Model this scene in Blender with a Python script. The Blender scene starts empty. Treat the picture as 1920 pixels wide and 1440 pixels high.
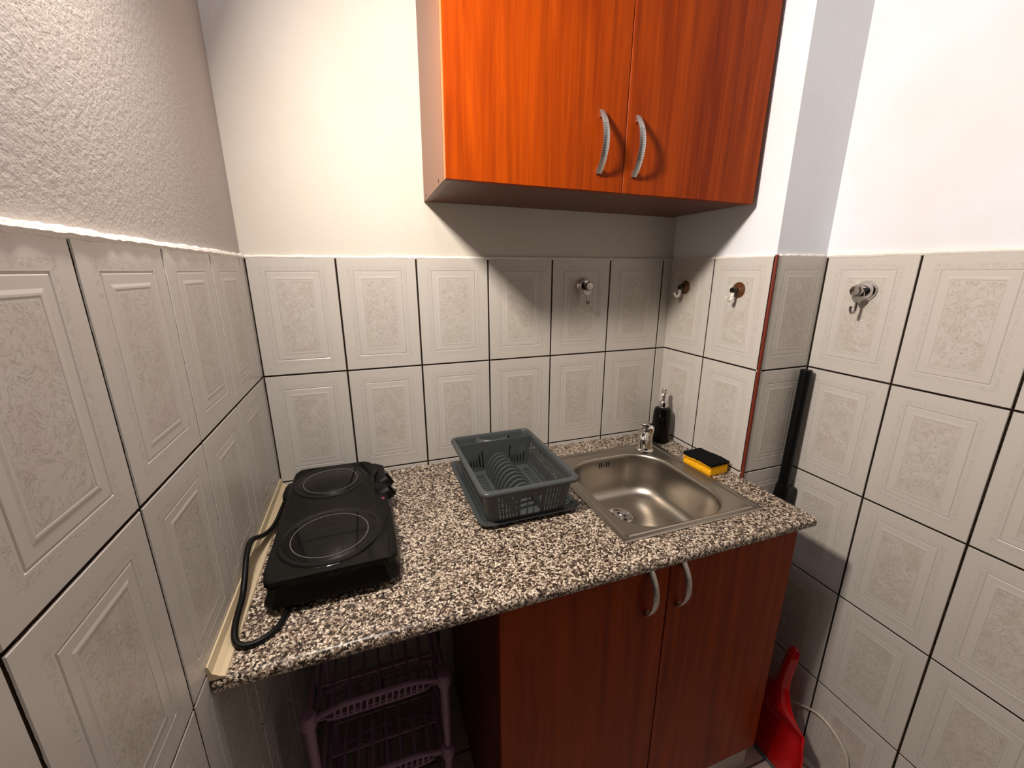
import bpy, bmesh, math, random
from mathutils import Vector, Matrix
random.seed(7)
SC = bpy.context.scene
COL = SC.collection
PI = math.pi

# ------------------------------------------------------------------ camera
cam_d = bpy.data.cameras.new('camera')
cam = bpy.data.objects.new('camera', cam_d)
COL.objects.link(cam)
cam.location = (0.26598, -1.19118, 1.46076)
cam.rotation_euler = (PI/2 - 0.267251, 0.002469, -0.335539)
cam_d.sensor_width = 36.0
cam_d.lens = 776.64/1920*36
cam_d.clip_start = 0.02
SC.camera = cam

# ------------------------------------------------------------------ light
SC.view_settings.view_transform = 'Standard'
SC.view_settings.look = 'None'
SC.view_settings.gamma = 1.0
SC.view_settings.use_curve_mapping = False
SC.view_settings.exposure = 0.0

world = bpy.data.worlds.new('world')
SC.world = world
world.use_nodes = True
bg = world.node_tree.nodes['Background']
bg.inputs[0].default_value = (0.86, 0.90, 1.0, 1)
bg.inputs[1].default_value = 0.004

def area(name, loc, target, size, energy, color, spread=180, sizey=None):
    d = bpy.data.lights.new(name, 'AREA')
    d.energy = energy
    d.color = color
    d.size = size
    if sizey:
        d.shape = 'RECTANGLE'
        d.size_y = sizey
    d.spread = math.radians(spread)
    o = bpy.data.objects.new(name, d)
    COL.objects.link(o)
    o.location = loc
    o.rotation_euler = (Vector(target)-Vector(loc)).to_track_quat('-Z', 'Y').to_euler()
    return o

# lamp high on the left wall (casts the cabinet, handle and worktop shadows)
area('wall_lamp_light', (0.07, -0.635, 2.02), (1.2, -0.60, 1.42), 0.10, 20.0, (1.0, 0.89, 0.78))
# added cool fill from overhead, not a lamp known to hang there
area('cool_fill_light', (0.20, -0.72, 2.58), (0.45, -0.70, 0.9), 0.30, 4.2, (0.80, 0.86, 1.0))

# ------------------------------------------------------------------ constants (metres, floor at 0)
XA, XR, YE = 1.2516, 1.4319, -0.3839      # pillar side, right wall, pillar front
J0, TH, TW = 1.197, 0.303, 0.20265        # a horizontal joint, tile pitch up and along
HT = 1.494                                # top of the tiles
WT = 0.882                                # top of the worktop
CEIL = 2.62

# ------------------------------------------------------------------ material helpers
def mat(name, col=(0.8, 0.8, 0.8), rough=0.5, metal=0.0, spec=0.5, coat=0.0):
    m = bpy.data.materials.new(name)
    m.use_nodes = True
    b = m.node_tree.nodes['Principled BSDF']
    b.inputs['Base Color'].default_value = (*col, 1)
    b.inputs['Roughness'].default_value = rough
    b.inputs['Metallic'].default_value = metal
    b.inputs['Specular IOR Level'].default_value = spec
    b.inputs['Coat Weight'].default_value = coat
    return m

class NT:
    """terse node building"""
    def __init__(s, m):
        s.m = m; s.t = m.node_tree; s.n = s.t.nodes; s.l = s.t.links
        s.b = s.n['Principled BSDF']
    def new(s, typ, **kw):
        n = s.n.new(typ)
        for k, v in kw.items():
            setattr(n, k, v)
        return n
    def set(s, sock, v):
        if hasattr(v, 'is_output') or isinstance(v, bpy.types.NodeSocket):
            s.l.new(v, sock)
        else:
            sock.default_value = v
    def math(s, op, a, b=0.0, c=None, clamp=False):
        n = s.new('ShaderNodeMath', operation=op, use_clamp=clamp)
        s.set(n.inputs[0], a); s.set(n.inputs[1], b)
        if c is not None: s.set(n.inputs[2], c)
        return n.outputs[0]
    def coord(s, which='Object'):
        return s.new('ShaderNodeTexCoord').outputs[which]
    def mapping(s, vec, scale=(1, 1, 1), loc=(0, 0, 0), rot=(0, 0, 0)):
        n = s.new('ShaderNodeMapping')
        s.l.new(vec, n.inputs[0])
        n.inputs['Scale'].default_value = scale
        n.inputs['Location'].default_value = loc
        n.inputs['Rotation'].default_value = rot
        return n.outputs[0]
    def noise(s, vec, scale, detail=3, rough=0.5, dist=0.0, out=0):
        n = s.new('ShaderNodeTexNoise')
        s.l.new(vec, n.inputs['Vector'])
        n.inputs['Scale'].default_value = scale
        n.inputs['Detail'].default_value = detail
        n.inputs['Roughness'].default_value = rough
        n.inputs['Distortion'].default_value = dist
        return n.outputs[out]
    def ramp(s, fac, stops, interp='LINEAR'):
        n = s.new('ShaderNodeValToRGB')
        n.color_ramp.interpolation = interp
        e = n.color_ramp.elements
        while len(e) < len(stops): e.new(0.5)
        for i, (p, c) in enumerate(stops):
            e[i].position = p
            e[i].color = (*c, 1) if len(c) == 3 else c
        s.set(n.inputs[0], fac)
        return n.outputs[0]
    def mix(s, fac, a, b, mode='MIX'):
        n = s.new('ShaderNodeMix', data_type='RGBA', blend_type=mode)
        s.set(n.inputs[0], fac)
        for i, v in ((6, a), (7, b)):
            if isinstance(v, tuple): n.inputs[i].default_value = (*v, 1) if len(v) == 3 else v
            else: s.l.new(v, n.inputs[i])
        return n.outputs[2]
    def bump(s, h, strength=0.3, dist=0.002):
        n = s.new('ShaderNodeBump')
        n.inputs['Strength'].default_value = strength
        n.inputs['Distance'].default_value = dist
        s.l.new(h, n.inputs['Height'])
        s.l.new(n.outputs[0], s.b.inputs['Normal'])
        return n
    def color(s, c): s.l.new(c, s.b.inputs['Base Color'])
    def rough(s, c): s.l.new(c, s.b.inputs['Roughness'])

# ---- materials
def make_plaster(name, col, bump=0.5, scale=260, tint=(0.93, 0.86, 0.78)):
    m = mat(name, col, 0.85, spec=0.25); t = NT(m)
    co = t.coord()
    big = t.noise(co, 3.0, 4, 0.55)
    c = t.mix(t.ramp(big, [(0.42, (0, 0, 0)), (0.72, (0.55, 0.55, 0.55))]), col, tuple(a*b for a, b in zip(col, tint)))
    t.color(c)
    fine = t.noise(co, scale, 4, 0.6)
    mid = t.noise(co, 105, 5, 0.7, 0.1)
    h = t.math('ADD', t.math('MULTIPLY', fine, 0.35), t.math('MULTIPLY', mid, 1.0))
    t.bump(h, bump, 0.0032)
    return m
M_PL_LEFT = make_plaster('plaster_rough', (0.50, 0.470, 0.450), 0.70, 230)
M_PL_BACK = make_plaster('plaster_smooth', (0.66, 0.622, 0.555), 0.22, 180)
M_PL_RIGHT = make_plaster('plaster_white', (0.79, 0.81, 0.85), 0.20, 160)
M_CAULK = make_plaster('caulk_white', (0.88, 0.85, 0.80), 0.6, 300)

def make_tile():
    m = mat('embossed_wall_tile', (0.7, 0.66, 0.62), 0.22, spec=0.45); t = NT(m)
    uv = t.new('ShaderNodeUVMap'); uv.uv_map = 'uv'
    sp = t.new('ShaderNodeSeparateXYZ'); t.l.new(uv.outputs[0], sp.inputs[0])
    u, v = sp.outputs[0], sp.outputs[1]
    W, H = TW, TH
    du = t.math('MINIMUM', u, t.math('SUBTRACT', W, u))
    dv = t.math('MINIMUM', v, t.math('SUBTRACT', H, v))
    d = t.math('MINIMUM', du, dv)
    rn = t.new('ShaderNodeUVMap'); rn.uv_map = 'rnd'
    add = t.new('ShaderNodeVectorMath', operation='ADD')
    t.l.new(uv.outputs[0], add.inputs[0])
    rs = t.new('ShaderNodeVectorMath', operation='SCALE'); rs.inputs[3].default_value = 7.0
    t.l.new(rn.outputs[0], rs.inputs[0]); t.l.new(rs.outputs[0], add.inputs[1])
    P = add.outputs[0]
    base = (0.575, 0.54, 0.495)
    # soft mottling of the centre panel
    n1 = t.noise(P, 26, 5, 0.65, 1.2)
    n2 = t.noise(t.mapping(P, loc=(3, 1, 0)), 9, 2, 0.5)
    tint = t.mix(t.ramp(n2, [(0.40, (0, 0, 0)), (0.62, (1, 1, 1))]), (0.525, 0.49, 0.425), (0.535, 0.475, 0.435))
    panel = t.mix(t.ramp(n1, [(0.42, (0, 0, 0)), (0.60, (1, 1, 1))]), base, tint)
    nv = t.noise(P, 42, 4, 0.6, 2.0)
    vein = t.math('ABSOLUTE', t.math('SUBTRACT', nv, 0.5))
    veinm = t.ramp(vein, [(0.0, (1, 1, 1)), (0.035, (0, 0, 0))])
    panel = t.mix(t.math('MULTIPLY', veinm, 0.75), panel, (0.37, 0.33, 0.28))
    inp = t.math('SMOOTH_MIN', t.math('MULTIPLY', t.math('SUBTRACT', d, 0.060), 300.0), 1.0, 0.1, clamp=True)
    c = t.mix(inp, base, panel)
    # thin ornament band outside the frame line
    band = t.math('LESS_THAN', t.math('ABSOLUTE', t.math('SUBTRACT', d, 0.0315)), 0.0045)
    nb = t.noise(P, 160, 3, 0.7, 1.0)
    bm_ = t.math('MULTIPLY', band, t.ramp(nb, [(0.47, (0, 0, 0)), (0.60, (1, 1, 1))]))
    c = t.mix(t.math('MULTIPLY', bm_, 0.5), c, (0.43, 0.40, 0.37))
    # outlines of the embossed frame
    ln = t.math('LESS_THAN', t.math('ABSOLUTE', t.math('SUBTRACT', d, 0.0405)), 0.0007)
    ln2 = t.math('LESS_THAN', t.math('ABSOLUTE', t.math('SUBTRACT', d, 0.0600)), 0.0006)
    c = t.mix(t.math('MULTIPLY', t.math('MAXIMUM', ln, ln2), 0.55), c, (0.36, 0.33, 0.30))
    # grout
    nd = t.noise(t.coord(), 60, 3, 0.6)
    g = t.math('LESS_THAN', d, t.math('ADD', 0.00175, t.math('MULTIPLY', nd, 0.0008)))
    c = t.mix(g, c, t.ramp(nd, [(0.35, (0.008, 0.005, 0.0035)), (0.80, (0.045, 0.032, 0.022))]))
    t.color(c)
    r = t.math('ADD', t.math('MULTIPLY', g, 0.6), t.math('ADD', 0.20, t.math('MULTIPLY', n1, 0.12)))
    t.rough(r)
    t.l.new(t.math('MULTIPLY', t.math('SUBTRACT', 1.0, g), 0.45), t.b.inputs['Specular IOR Level'])
    relief = t.math('ADD', t.math('MULTIPLY', t.math('MULTIPLY', n1, inp), 1.0), t.math('MULTIPLY', bm_, 0.35))
    t.bump(relief, 0.22, 0.0010)
    return m
M_TILE = make_tile()

def make_floor():
    m = mat('floor_tile_beige', (0.42, 0.33, 0.28), 0.35); t = NT(m)
    co = t.coord()
    n = t.noise(co, 14, 5, 0.6)
    c = t.ramp(n, [(0.3, (0.50, 0.40, 0.35)), (0.7, (0.62, 0.52, 0.46))])
    br = t.new('ShaderNodeTexBrick'); br.offset = 0
    t.l.new(t.mapping(co, loc=(0.13, 0.24, 0)), br.inputs['Vector'])
    for k, v in (('Scale', 1.0), ('Mortar Size', 0.003), ('Brick Width', 0.33), ('Row Height', 0.33)):
        br.inputs[k].default_value = v
    t.color(t.mix(br.outputs['Fac'], c, (0.12, 0.10, 0.09)))
    return m
M_FLOOR = make_floor()

def make_wood(name, dark, light, rough=0.32):
    m = mat(name, light, rough, spec=0.10); t = NT(m)
    co = t.coord()
    st = t.mapping(co, scale=(9, 9, 0.55))
    n = t.noise(st, 3.2, 6, 0.6, 0.5)
    n2 = t.noise(t.mapping(co, scale=(60, 60, 1.6)), 3.0, 4, 0.6)
    f = t.math('ADD', t.math('MULTIPLY', n, 0.7), t.math('MULTIPLY', n2, 0.3))
    c = t.ramp(f, [(0.36, dark), (0.50, tuple((a+b)/2 for a, b in zip(dark, light))), (0.64, light)])
    w = t.new('ShaderNodeTexWave'); w.wave_type = 'RINGS'; w.rings_direction = 'Z'
    t.l.new(t.mapping(co, scale=(5, 5, 0.35), loc=(0.3, 0.1, 0.2)), w.inputs[0])
    w.inputs['Scale'].default_value = 1.1; w.inputs['Distortion'].default_value = 6.0; w.inputs['Detail'].default_value = 2
    fig = t.ramp(w.outputs['Fac'], [(0.0, (0.35, 0.35, 0.35)), (0.10, (0, 0, 0))])
    c = t.mix(t.math('MULTIPLY', fig, 0.8), c, tuple(x*0.55 for x in dark))
    t.color(c)
    return m
M_WOOD = make_wood('cherry_laminate', (0.175, 0.019, 0.0006), (0.34, 0.048, 0.001), 0.42)
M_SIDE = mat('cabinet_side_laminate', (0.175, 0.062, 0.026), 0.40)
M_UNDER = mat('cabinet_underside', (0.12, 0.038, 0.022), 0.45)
M_EDGE = mat('edge_banding', (0.38, 0.13, 0.035), 0.35)
M_LOWSIDE = mat('lower_cabinet_side', (0.12, 0.022, 0.006), 0.4)
M_SCREW = mat('dark_dowel_hole', (0.02, 0.01, 0.01), 0.8)
M_PLINTH = mat('plinth_grey', (0.42, 0.41, 0.38), 0.5)

def make_granite():
    m = mat('speckled_worktop', (0.5, 0.45, 0.4), 0.32, spec=0.4); t = NT(m)
    co = t.coord()
    wn = t.noise(co, 90, 2, 0.5, out=1)
    mixv = t.new('ShaderNodeVectorMath', operation='MULTIPLY_ADD')
    t.l.new(wn, mixv.inputs[0]); mixv.inputs[1].default_value = (0.006, 0.006, 0.006); t.l.new(co, mixv.inputs[2])
    P = mixv.outputs[0]
    def vor(scale, loc):
        v = t.new('ShaderNodeTexVoronoi'); v.feature = 'F1'
        t.l.new(t.mapping(P, loc=loc), v.inputs['Vector']); v.inputs['Scale'].default_value = scale
        s_ = t.new('ShaderNodeSeparateColor'); t.l.new(v.outputs['Color'], s_.inputs[0])
        return s_.outputs[0]
    a = vor(255, (0, 0, 0)); b = vor(430, (3, 2, 1))
    f = t.math('ADD', t.math('MULTIPLY', a, 0.66), t.math('MULTIPLY', b, 0.34))
    c = t.ramp(f, [(0.0, (0.014, 0.010, 0.008)), (0.25, (0.05, 0.034, 0.025)), (0.38, (0.13, 0.088, 0.062)),
                   (0.49, (0.26, 0.19, 0.135)), (0.59, (0.46, 0.36, 0.27)), (0.69, (0.82, 0.71, 0.57)), (0.84, (0.13, 0.10, 0.075))], 'CONSTANT')
    t.color(c)
    return m
M_GRANITE = make_granite()

M_STRIP = mat('cream_plastic_strip', (0.66, 0.53, 0.34), 0.38)
M_BLACK = mat('black_plastic', (0.004, 0.0036, 0.003), 0.32, spec=0.15)
M_BLACKG = mat('black_glass', (0.003, 0.0027, 0.0024), 0.07, spec=0.22)
M_HOBTOP = mat('black_enamel', (0.003, 0.0026, 0.0022), 0.12, spec=0.15)
M_RING = mat('ring_print', (0.16, 0.15, 0.14), 0.4)
M_KNOB = mat('black_knob', (0.002, 0.002, 0.002), 0.5, spec=0.2)
M_CABLE = mat('black_rubber', (0.003, 0.003, 0.003), 0.45, spec=0.2)
M_LED = mat('red_led', (0.25, 0.03, 0.05), 0.3)
M_GREY = mat('grey_plastic', (0.066, 0.073, 0.074), 0.38, spec=0.3)
M_GREY2 = mat('grey_plastic_tray', (0.055, 0.063, 0.065), 0.40, spec=0.3)
M_CHROME = mat('chrome', (0.72, 0.70, 0.68), 0.10, metal=1.0)
M_DARKCHROME = mat('dark_chrome', (0.42, 0.40, 0.38), 0.12, metal=1.0)
M_WHITE = mat('white_plastic', (0.82, 0.79, 0.70), 0.35)
M_BROWNCUP = mat('brown_suction_cup', (0.10, 0.035, 0.012), 0.15, spec=0.6)
M_DARKCUP = mat('dark_knob', (0.012, 0.006, 0.004), 0.08, spec=0.7)
M_SCOUR = mat('black_scourer', (0.006, 0.006, 0.007), 0.95, spec=0.1)
M_RED = mat('red_plastic', (0.50, 0.005, 0.007), 0.12, spec=0.6)
M_LIP = mat('grey_rubber', (0.11, 0.13, 0.13), 0.6)
M_WCABLE = mat('white_cable', (0.62, 0.55, 0.46), 0.45)
M_POLE = mat('black_pole', (0.003, 0.003, 0.003), 0.4, spec=0.2)
M_LILAC = mat('lilac_plastic', (0.30, 0.17, 0.27), 0.45)
M_RUST = mat('rust_red_trim', (0.17, 0.020, 0.006), 0.45)
M_DARKHOLE = mat('dark_slot', (0.004, 0.004, 0.004), 0.9)
M_BRISTLE = mat('dark_bristle', (0.018, 0.015, 0.012), 0.8)

def make_sponge():
    m = mat('yellow_sponge', (0.92, 0.50, 0.015), 0.9, spec=0.15); t = NT(m)
    n = t.noise(t.coord(), 350, 3, 0.6)
    t.color(t.ramp(n, [(0.38, (0.62, 0.27, 0.005)), (0.5, (0.95, 0.50, 0.012))]))
    t.bump(n, 0.6, 0.002)
    return m
M_SPONGE = make_sponge()
t_ = NT(M_SCOUR); t_.bump(t_.noise(t_.coord(), 500, 3, 0.6), 0.8, 0.002)

def make_steel():
    m = mat('brushed_steel', (0.40, 0.36, 0.31), 0.34, metal=1.0); t = NT(m)
    n = t.noise(t.mapping(t.coord(), scale=(1, 1, 1)), 220, 2, 0.5)
    t.rough(t.math('ADD', 0.30, t.math('MULTIPLY', n, 0.08)))
    b = t.b
    b.inputs['Anisotropic'].default_value = 0.3
    return m
M_STEEL = make_steel()

def make_handle_metal():
    """brushed aluminium with four rows of punched dots along the middle of the bow"""
    m = mat('dotted_aluminium', (0.58, 0.56, 0.52), 0.33, metal=1.0); t = NT(m)
    uv = t.new('ShaderNodeUVMap'); uv.uv_map = 'uv'
    sp = t.new('ShaderNodeSeparateXYZ'); t.l.new(uv.outputs[0], sp.inputs[0])
    u, v = sp.outputs[0], sp.outputs[1]        # u across 0..1, v along 0..1
    fu = t.math('SUBTRACT', t.math('FRACT', t.math('MULTIPLY', u, 4.6)), 0.5)
    fv = t.math('SUBTRACT', t.math('FRACT', t.math('MULTIPLY', v, 26.0)), 0.5)
    r = t.math('SQRT', t.math('ADD', t.math('MULTIPLY', fu, fu), t.math('MULTIPLY', fv, fv)))
    dot = t.math('LESS_THAN', r, 0.27)
    zone = t.math('LESS_THAN', t.math('ABSOLUTE', t.math('SUBTRACT', v, 0.5)), 0.27)
    dm = t.math('MULTIPLY', dot, zone)
    t.color(t.mix(dm, (0.58, 0.56, 0.52), (0.03, 0.028, 0.025)))
    t.l.new(t.math('SUBTRACT', 1.0, dm), t.b.inputs['Metallic'])
    return m
M_HANDLE = make_handle_metal()

# ------------------------------------------------------------------ mesh helpers
def obj(name, bm, m, parent=None, smooth=False, loc=None, rot=None, angle=35):
    me = bpy.data.meshes.new(name)
    bmesh.ops.recalc_face_normals(bm, faces=bm.faces[:])
    bm.to_mesh(me); bm.free()
    ms = m if isinstance(m, (list, tuple)) else [m]
    for k in ms: me.materials.append(k)
    if smooth:
        for p in me.polygons: p.use_smooth = True
        me.set_sharp_from_angle(angle=math.radians(angle))
    o = bpy.data.objects.new(name, me)
    COL.objects.link(o)
    if parent is not None: o.parent = parent
    if loc is not None: o.location = loc
    if rot is not None: o.rotation_euler = rot
    return o

def tag(o, label, cat, group=None):
    o['label'] = label; o['category'] = cat
    if group: o['group'] = group
    return o

def thing(name, label, cat, loc=(0, 0, 0), rot=(0, 0, 0), group=None):
    o = bpy.data.objects.new(name, None)
    o.empty_display_size = 0.05
    COL.objects.link(o)
    o.location = loc; o.rotation_euler = rot
    return tag(o, label, cat, group)

def struct(name, bm, m, parent=None, **k):
    o = obj(name, bm, m, parent, **k)
    if parent is None: o['kind'] = 'structure'
    return o

def add_box(bm, x0, x1, y0, y1, z0, z1, bev=0.0, seg=2, mi=0):
    r = bmesh.ops.create_cube(bm, size=1.0)
    vs = r['verts']
    bmesh.ops.scale(bm, vec=(x1-x0, y1-y0, z1-z0), verts=vs)
    bmesh.ops.translate(bm, vec=((x0+x1)/2, (y0+y1)/2, (z0+z1)/2), verts=vs)
    fs = {f for v in vs for f in v.link_faces}
    for f in fs: f.material_index = mi
    if bev > 0:
        es = list({e for v in vs for e in v.link_edges})
        bmesh.ops.bevel(bm, geom=es, offset=bev, segments=seg, affect='EDGES', profile=0.5)
    return bm

def box(*a, **k):
    return add_box(bmesh.new(), *a, **k)

def smooth_path(pts, n=8, closed=False):
    P = [Vector(p) for p in pts]
    out = []
    N = len(P)
    rng = range(N if closed else N-1)
    for i in rng:
        p1, p2 = P[i], P[(i+1) % N]
        p0 = P[(i-1) % N] if (closed or i > 0) else p1
        p3 = P[(i+2) % N] if (closed or i+2 < N) else p2
        for k in range(n):
            t = k/n
            out.append(0.5*((2*p1)+(-p0+p2)*t+(2*p0-5*p1+4*p2-p3)*t*t+(-p0+3*p1-3*p2+p3)*t**3))
    if not closed: out.append(P[-1].copy())
    return out

def add_tube(bm, pts, r, seg=10, caps=True, closed=False, mi=0):
    P = [Vector(p) for p in pts]
    N = len(P)
    rr = r if isinstance(r, (list, tuple)) else [r]*N
    rings = []
    up = None
    for i, p in enumerate(P):
        if closed: t = (P[(i+1) % N]-P[i-1])
        else: t = (P[min(i+1, N-1)]-P[max(i-1, 0)])
        t.normalize()
        if up is None:
            up = t.orthogonal().normalized()
        up = (up - t*up.dot(t))
        if up.length < 1e-6: up = t.orthogonal()
        up.normalize()
        s = t.cross(up)
        rings.append([bm.verts.new(p+(up*math.cos(a)+s*math.sin(a))*rr[i]) for a in (2*PI*k/seg for k in range(seg))])
    M = N if closed else N-1
    for i in range(M):
        a, b = rings[i], rings[(i+1) % N]
        for k in range(seg):
            f = bm.faces.new((a[k], a[(k+1) % seg], b[(k+1) % seg], b[k])); f.material_index = mi
    if caps and not closed:
        bm.faces.new(rings[0][::-1]).material_index = mi; bm.faces.new(rings[-1]).material_index = mi
    return bm

def tube(*a, **k): return add_tube(bmesh.new(), *a, **k)

def add_lathe(bm, prof, seg=32, M=None, mi=0, cap0=True, cap1=True):
    """prof: list of (r, z) about local z; M a matrix"""
    M = M or Matrix.Identity(4)
    rings = []
    for r, z in prof:
        if r < 1e-6: rings.append([bm.verts.new(M @ Vector((0, 0, z)))])
        else: rings.append([bm.verts.new(M @ Vector((r*math.cos(2*PI*k/seg), r*math.sin(2*PI*k/seg), z))) for k in range(seg)])
    for a, b in zip(rings, rings[1:]):
        for k in range(seg):
            k2 = (k+1) % seg
            if len(a) == 1 and len(b) == 1: continue
            if len(a) == 1: f = bm.faces.new((a[0], b[k2], b[k]))
            elif len(b) == 1: f = bm.faces.new((a[k], a[k2], b[0]))
            else: f = bm.faces.new((a[k], a[k2], b[k2], b[k]))
            f.material_index = mi
    if cap0 and len(rings[0]) > 1: bm.faces.new(rings[0][::-1]).material_index = mi
    if cap1 and len(rings[-1]) > 1: bm.faces.new(rings[-1]).material_index = mi
    return bm

def lathe(*a, **k): return add_lathe(bmesh.new(), *a, **k)

def rrect(cx, cy, hx, hy, r, n=6, m=1):
    """rounded rectangle outline, counter-clockwise; m extra points on each straight"""
    pts = []
    for (sx, sy, a0) in ((1, 1, 0), (-1, 1, 90), (-1, -1, 180), (1, -1, 270)):
        for k in range(n+1):
            a = math.radians(a0+90*k/n)
            pts.append((cx+sx*(hx-r)+r*math.cos(a), cy+sy*(hy-r)+r*math.sin(a)))
    if m > 1:
        out = []
        L = len(pts)
        for i in range(L):
            p, q = pts[i], pts[(i+1) % L]
            out.append(p)
            if (i+1) % (n+1) == 0:
                for k in range(1, m):
                    out.append((p[0]+(q[0]-p[0])*k/m, p[1]+(q[1]-p[1])*k/m))
        pts = out
    return pts

def add_loft(bm, loops, closed=True, cap0=False, cap1=False, skip=None, mi=0):
    R = [[bm.verts.new(p) for p in l] for l in loops]
    n = len(R[0])
    for i in range(len(R)-1):
        for k in range(n if closed else n-1):
            if skip and skip(i, k): continue
            k2 = (k+1) % n
            f = bm.faces.new((R[i][k], R[i][k2], R[i+1][k2], R[i+1][k])); f.material_index = mi
    if cap0: bm.faces.new(R[0][::-1]).material_index = mi
    if cap1: bm.faces.new(R[-1]).material_index = mi
    return bm

def loft(*a, **k): return add_loft(bmesh.new(), *a, **k)

def solidify(o, th, offset=-1):
    md = o.modifiers.new('thickness', 'SOLIDIFY')
    md.thickness = th; md.offset = offset
    return o

# ------------------------------------------------------------------ tiled walls
PROF = [(0.0, -0.0022), (0.0017, -0.0022), (0.0030, 0.0), (0.0385, 0.0), (0.0396, -0.0007), (0.0408, -0.0007), (0.0420, 0.0),
        (0.0530, 0.0), (0.0568, 0.0005), (0.0588, 0.0005), (0.0602, 0.0002), (0.066, 0.0002)]
def tile_mesh(org, U, N, u0, u1, v0, v1, uoff):
    """U: unit vector along the wall, N: outward normal, tiles cut to u0..u1, v0..v1 (v is world height)"""
    bm = bmesh.new()
    luv = bm.loops.layers.uv.new('uv'); lr = bm.loops.layers.uv.new('rnd')
    U = Vector(U); N = Vector(N); Z = Vector((0, 0, 1)); org = Vector(org)
    i0 = math.floor((u0-uoff)/TW - 1e-4); i1 = math.ceil((u1-uoff)/TW + 1e-4)
    j0 = math.floor((v0-J0)/TH - 1e-4); j1 = math.ceil((v1-J0)/TH + 1e-4)
    W, H = TW, TH
    for i in range(i0, i1):
        for j in range(j0, j1):
            a, b = uoff+i*W, J0+j*H
            rnd = (random.random(), random.random())
            rings = []
            for ins, dz in PROF:
                ring = []
                for (p, q) in ((ins, ins), (W-ins, ins), (W-ins, H-ins), (ins, H-ins)):
                    ring.append((bm.verts.new(org+U*(a+p)+Z*(b+q)+N*dz), (p, q)))
                rings.append(ring)
            def face(vs):
                f = bm.faces.new([x[0] for x in vs])
                for lp, x in zip(f.loops, vs):
                    lp[luv].uv = x[1]; lp[lr].uv = rnd
            for r1, r2 in zip(rings, rings[1:]):
                for k in range(4):
                    k2 = (k+1) % 4
                    face((r1[k], r1[k2], r2[k2], r2[k]))
            face(rings[-1])
    for co, no in ((org+U*u0, -U), (org+U*u1, U), (Z*v0, -Z), (Z*v1, Z)):
        bmesh.ops.bisect_plane(bm, geom=bm.verts[:]+bm.edges[:]+bm.faces[:], plane_co=co, plane_no=no, clear_outer=True, dist=1e-6)
    # side skirt so that the cut edges have thickness
    D = 0.0079
    es = [e for e in bm.edges if len(e.link_faces) == 1]
    top = [e for e in es if all(abs(v.co.z-v1) < 1e-5 for v in e.verts) or all(abs((v.co-org).dot(U)-u0) < 1e-5 for v in e.verts) or all(abs((v.co-org).dot(U)-u1) < 1e-5 for v in e.verts)]
    for e in top:
        a, b = e.verts
        lp = e.link_loops[0]
        uva, uvb, rn = lp[luv].uv.copy(), lp.link_loop_next[luv].uv.copy(), lp[lr].uv.copy()
        c = bm.verts.new(Vector(a.co)); d = bm.verts.new(Vector(b.co))
        for w in (c, d): w.co += N*(-D-(w.co-org).dot(N))
        f = bm.faces.new((b, a, c, d))
        for l2 in f.loops:
            l2[luv].uv = (TW*0.5, 0.01); l2[lr].uv = rn
    return bm

def wall_obj(name, plaster_bm, pm, tiles_bm):
    w = struct(name, plaster_bm, pm)
    t = obj('tile_cladding', tiles_bm, M_TILE, w)
    # normals must face the room
    return w

G = 0.008   # tiles stand this far proud of the plaster
YB = -3.2   # the room goes on behind the camera
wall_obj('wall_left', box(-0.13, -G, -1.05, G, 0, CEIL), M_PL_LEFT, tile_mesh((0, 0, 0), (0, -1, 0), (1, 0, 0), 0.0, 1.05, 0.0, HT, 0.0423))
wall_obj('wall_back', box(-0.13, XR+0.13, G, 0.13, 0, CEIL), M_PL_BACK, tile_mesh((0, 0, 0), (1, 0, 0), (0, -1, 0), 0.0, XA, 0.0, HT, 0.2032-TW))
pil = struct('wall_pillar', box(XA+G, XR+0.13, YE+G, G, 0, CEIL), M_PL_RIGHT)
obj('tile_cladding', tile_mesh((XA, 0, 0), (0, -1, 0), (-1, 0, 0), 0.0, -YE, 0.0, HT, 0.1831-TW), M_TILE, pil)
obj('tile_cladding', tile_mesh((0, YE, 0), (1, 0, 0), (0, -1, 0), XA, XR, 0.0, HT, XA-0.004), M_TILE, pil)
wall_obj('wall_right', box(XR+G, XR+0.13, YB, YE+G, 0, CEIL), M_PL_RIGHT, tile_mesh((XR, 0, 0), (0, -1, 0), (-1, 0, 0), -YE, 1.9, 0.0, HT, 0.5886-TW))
struct('floor', box(-2.2, XR+0.13, YB, 0.13, -0.05, 0.0), M_FLOOR)
struct('ceiling', box(-2.2, XR+0.13, YB, 0.13, CEIL, CEIL+0.05), M_PL_RIGHT)

# irregular white plaster bead along the top of the tiles
def bead(name, pts, r, seed):
    rnd = random.Random(seed)
    P = smooth_path(pts, 60)
    rr = []
    cur = r
    for p in P:
        cur += (rnd.uniform(0.55, 1.45)*r-cur)*0.30
        rr.append(cur)
    Q = [p+Vector((0, 0, rnd.uniform(-0.0007, 0.0007))) for p in P]
    return struct(name, tube(Q, rr, 8), M_CAULK, smooth=True)
bead('trim_1', [(-0.004, -1.04, HT+0.0035), (-0.004, -0.55, HT+0.0025), (-0.004, -0.005, HT+0.001)], 0.0062, 1)
bead('trim_2', [(0.0, 0.003, HT+0.001), (0.6, 0.004, HT+0.001), (XA, 0.005, HT+0.0005)], 0.0044, 2)
bead('trim_3', [(XA+0.005, -0.002, HT+0.001), (XA+0.004, -0.2, HT+0.001), (XA+0.004, YE+0.004, HT+0.001)], 0.0038, 3)
bead('trim_4', [(XA+0.004, YE+0.004, HT+0.001), (XR-0.002, YE+0.004, HT+0.002)], 0.0045, 4)
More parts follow.
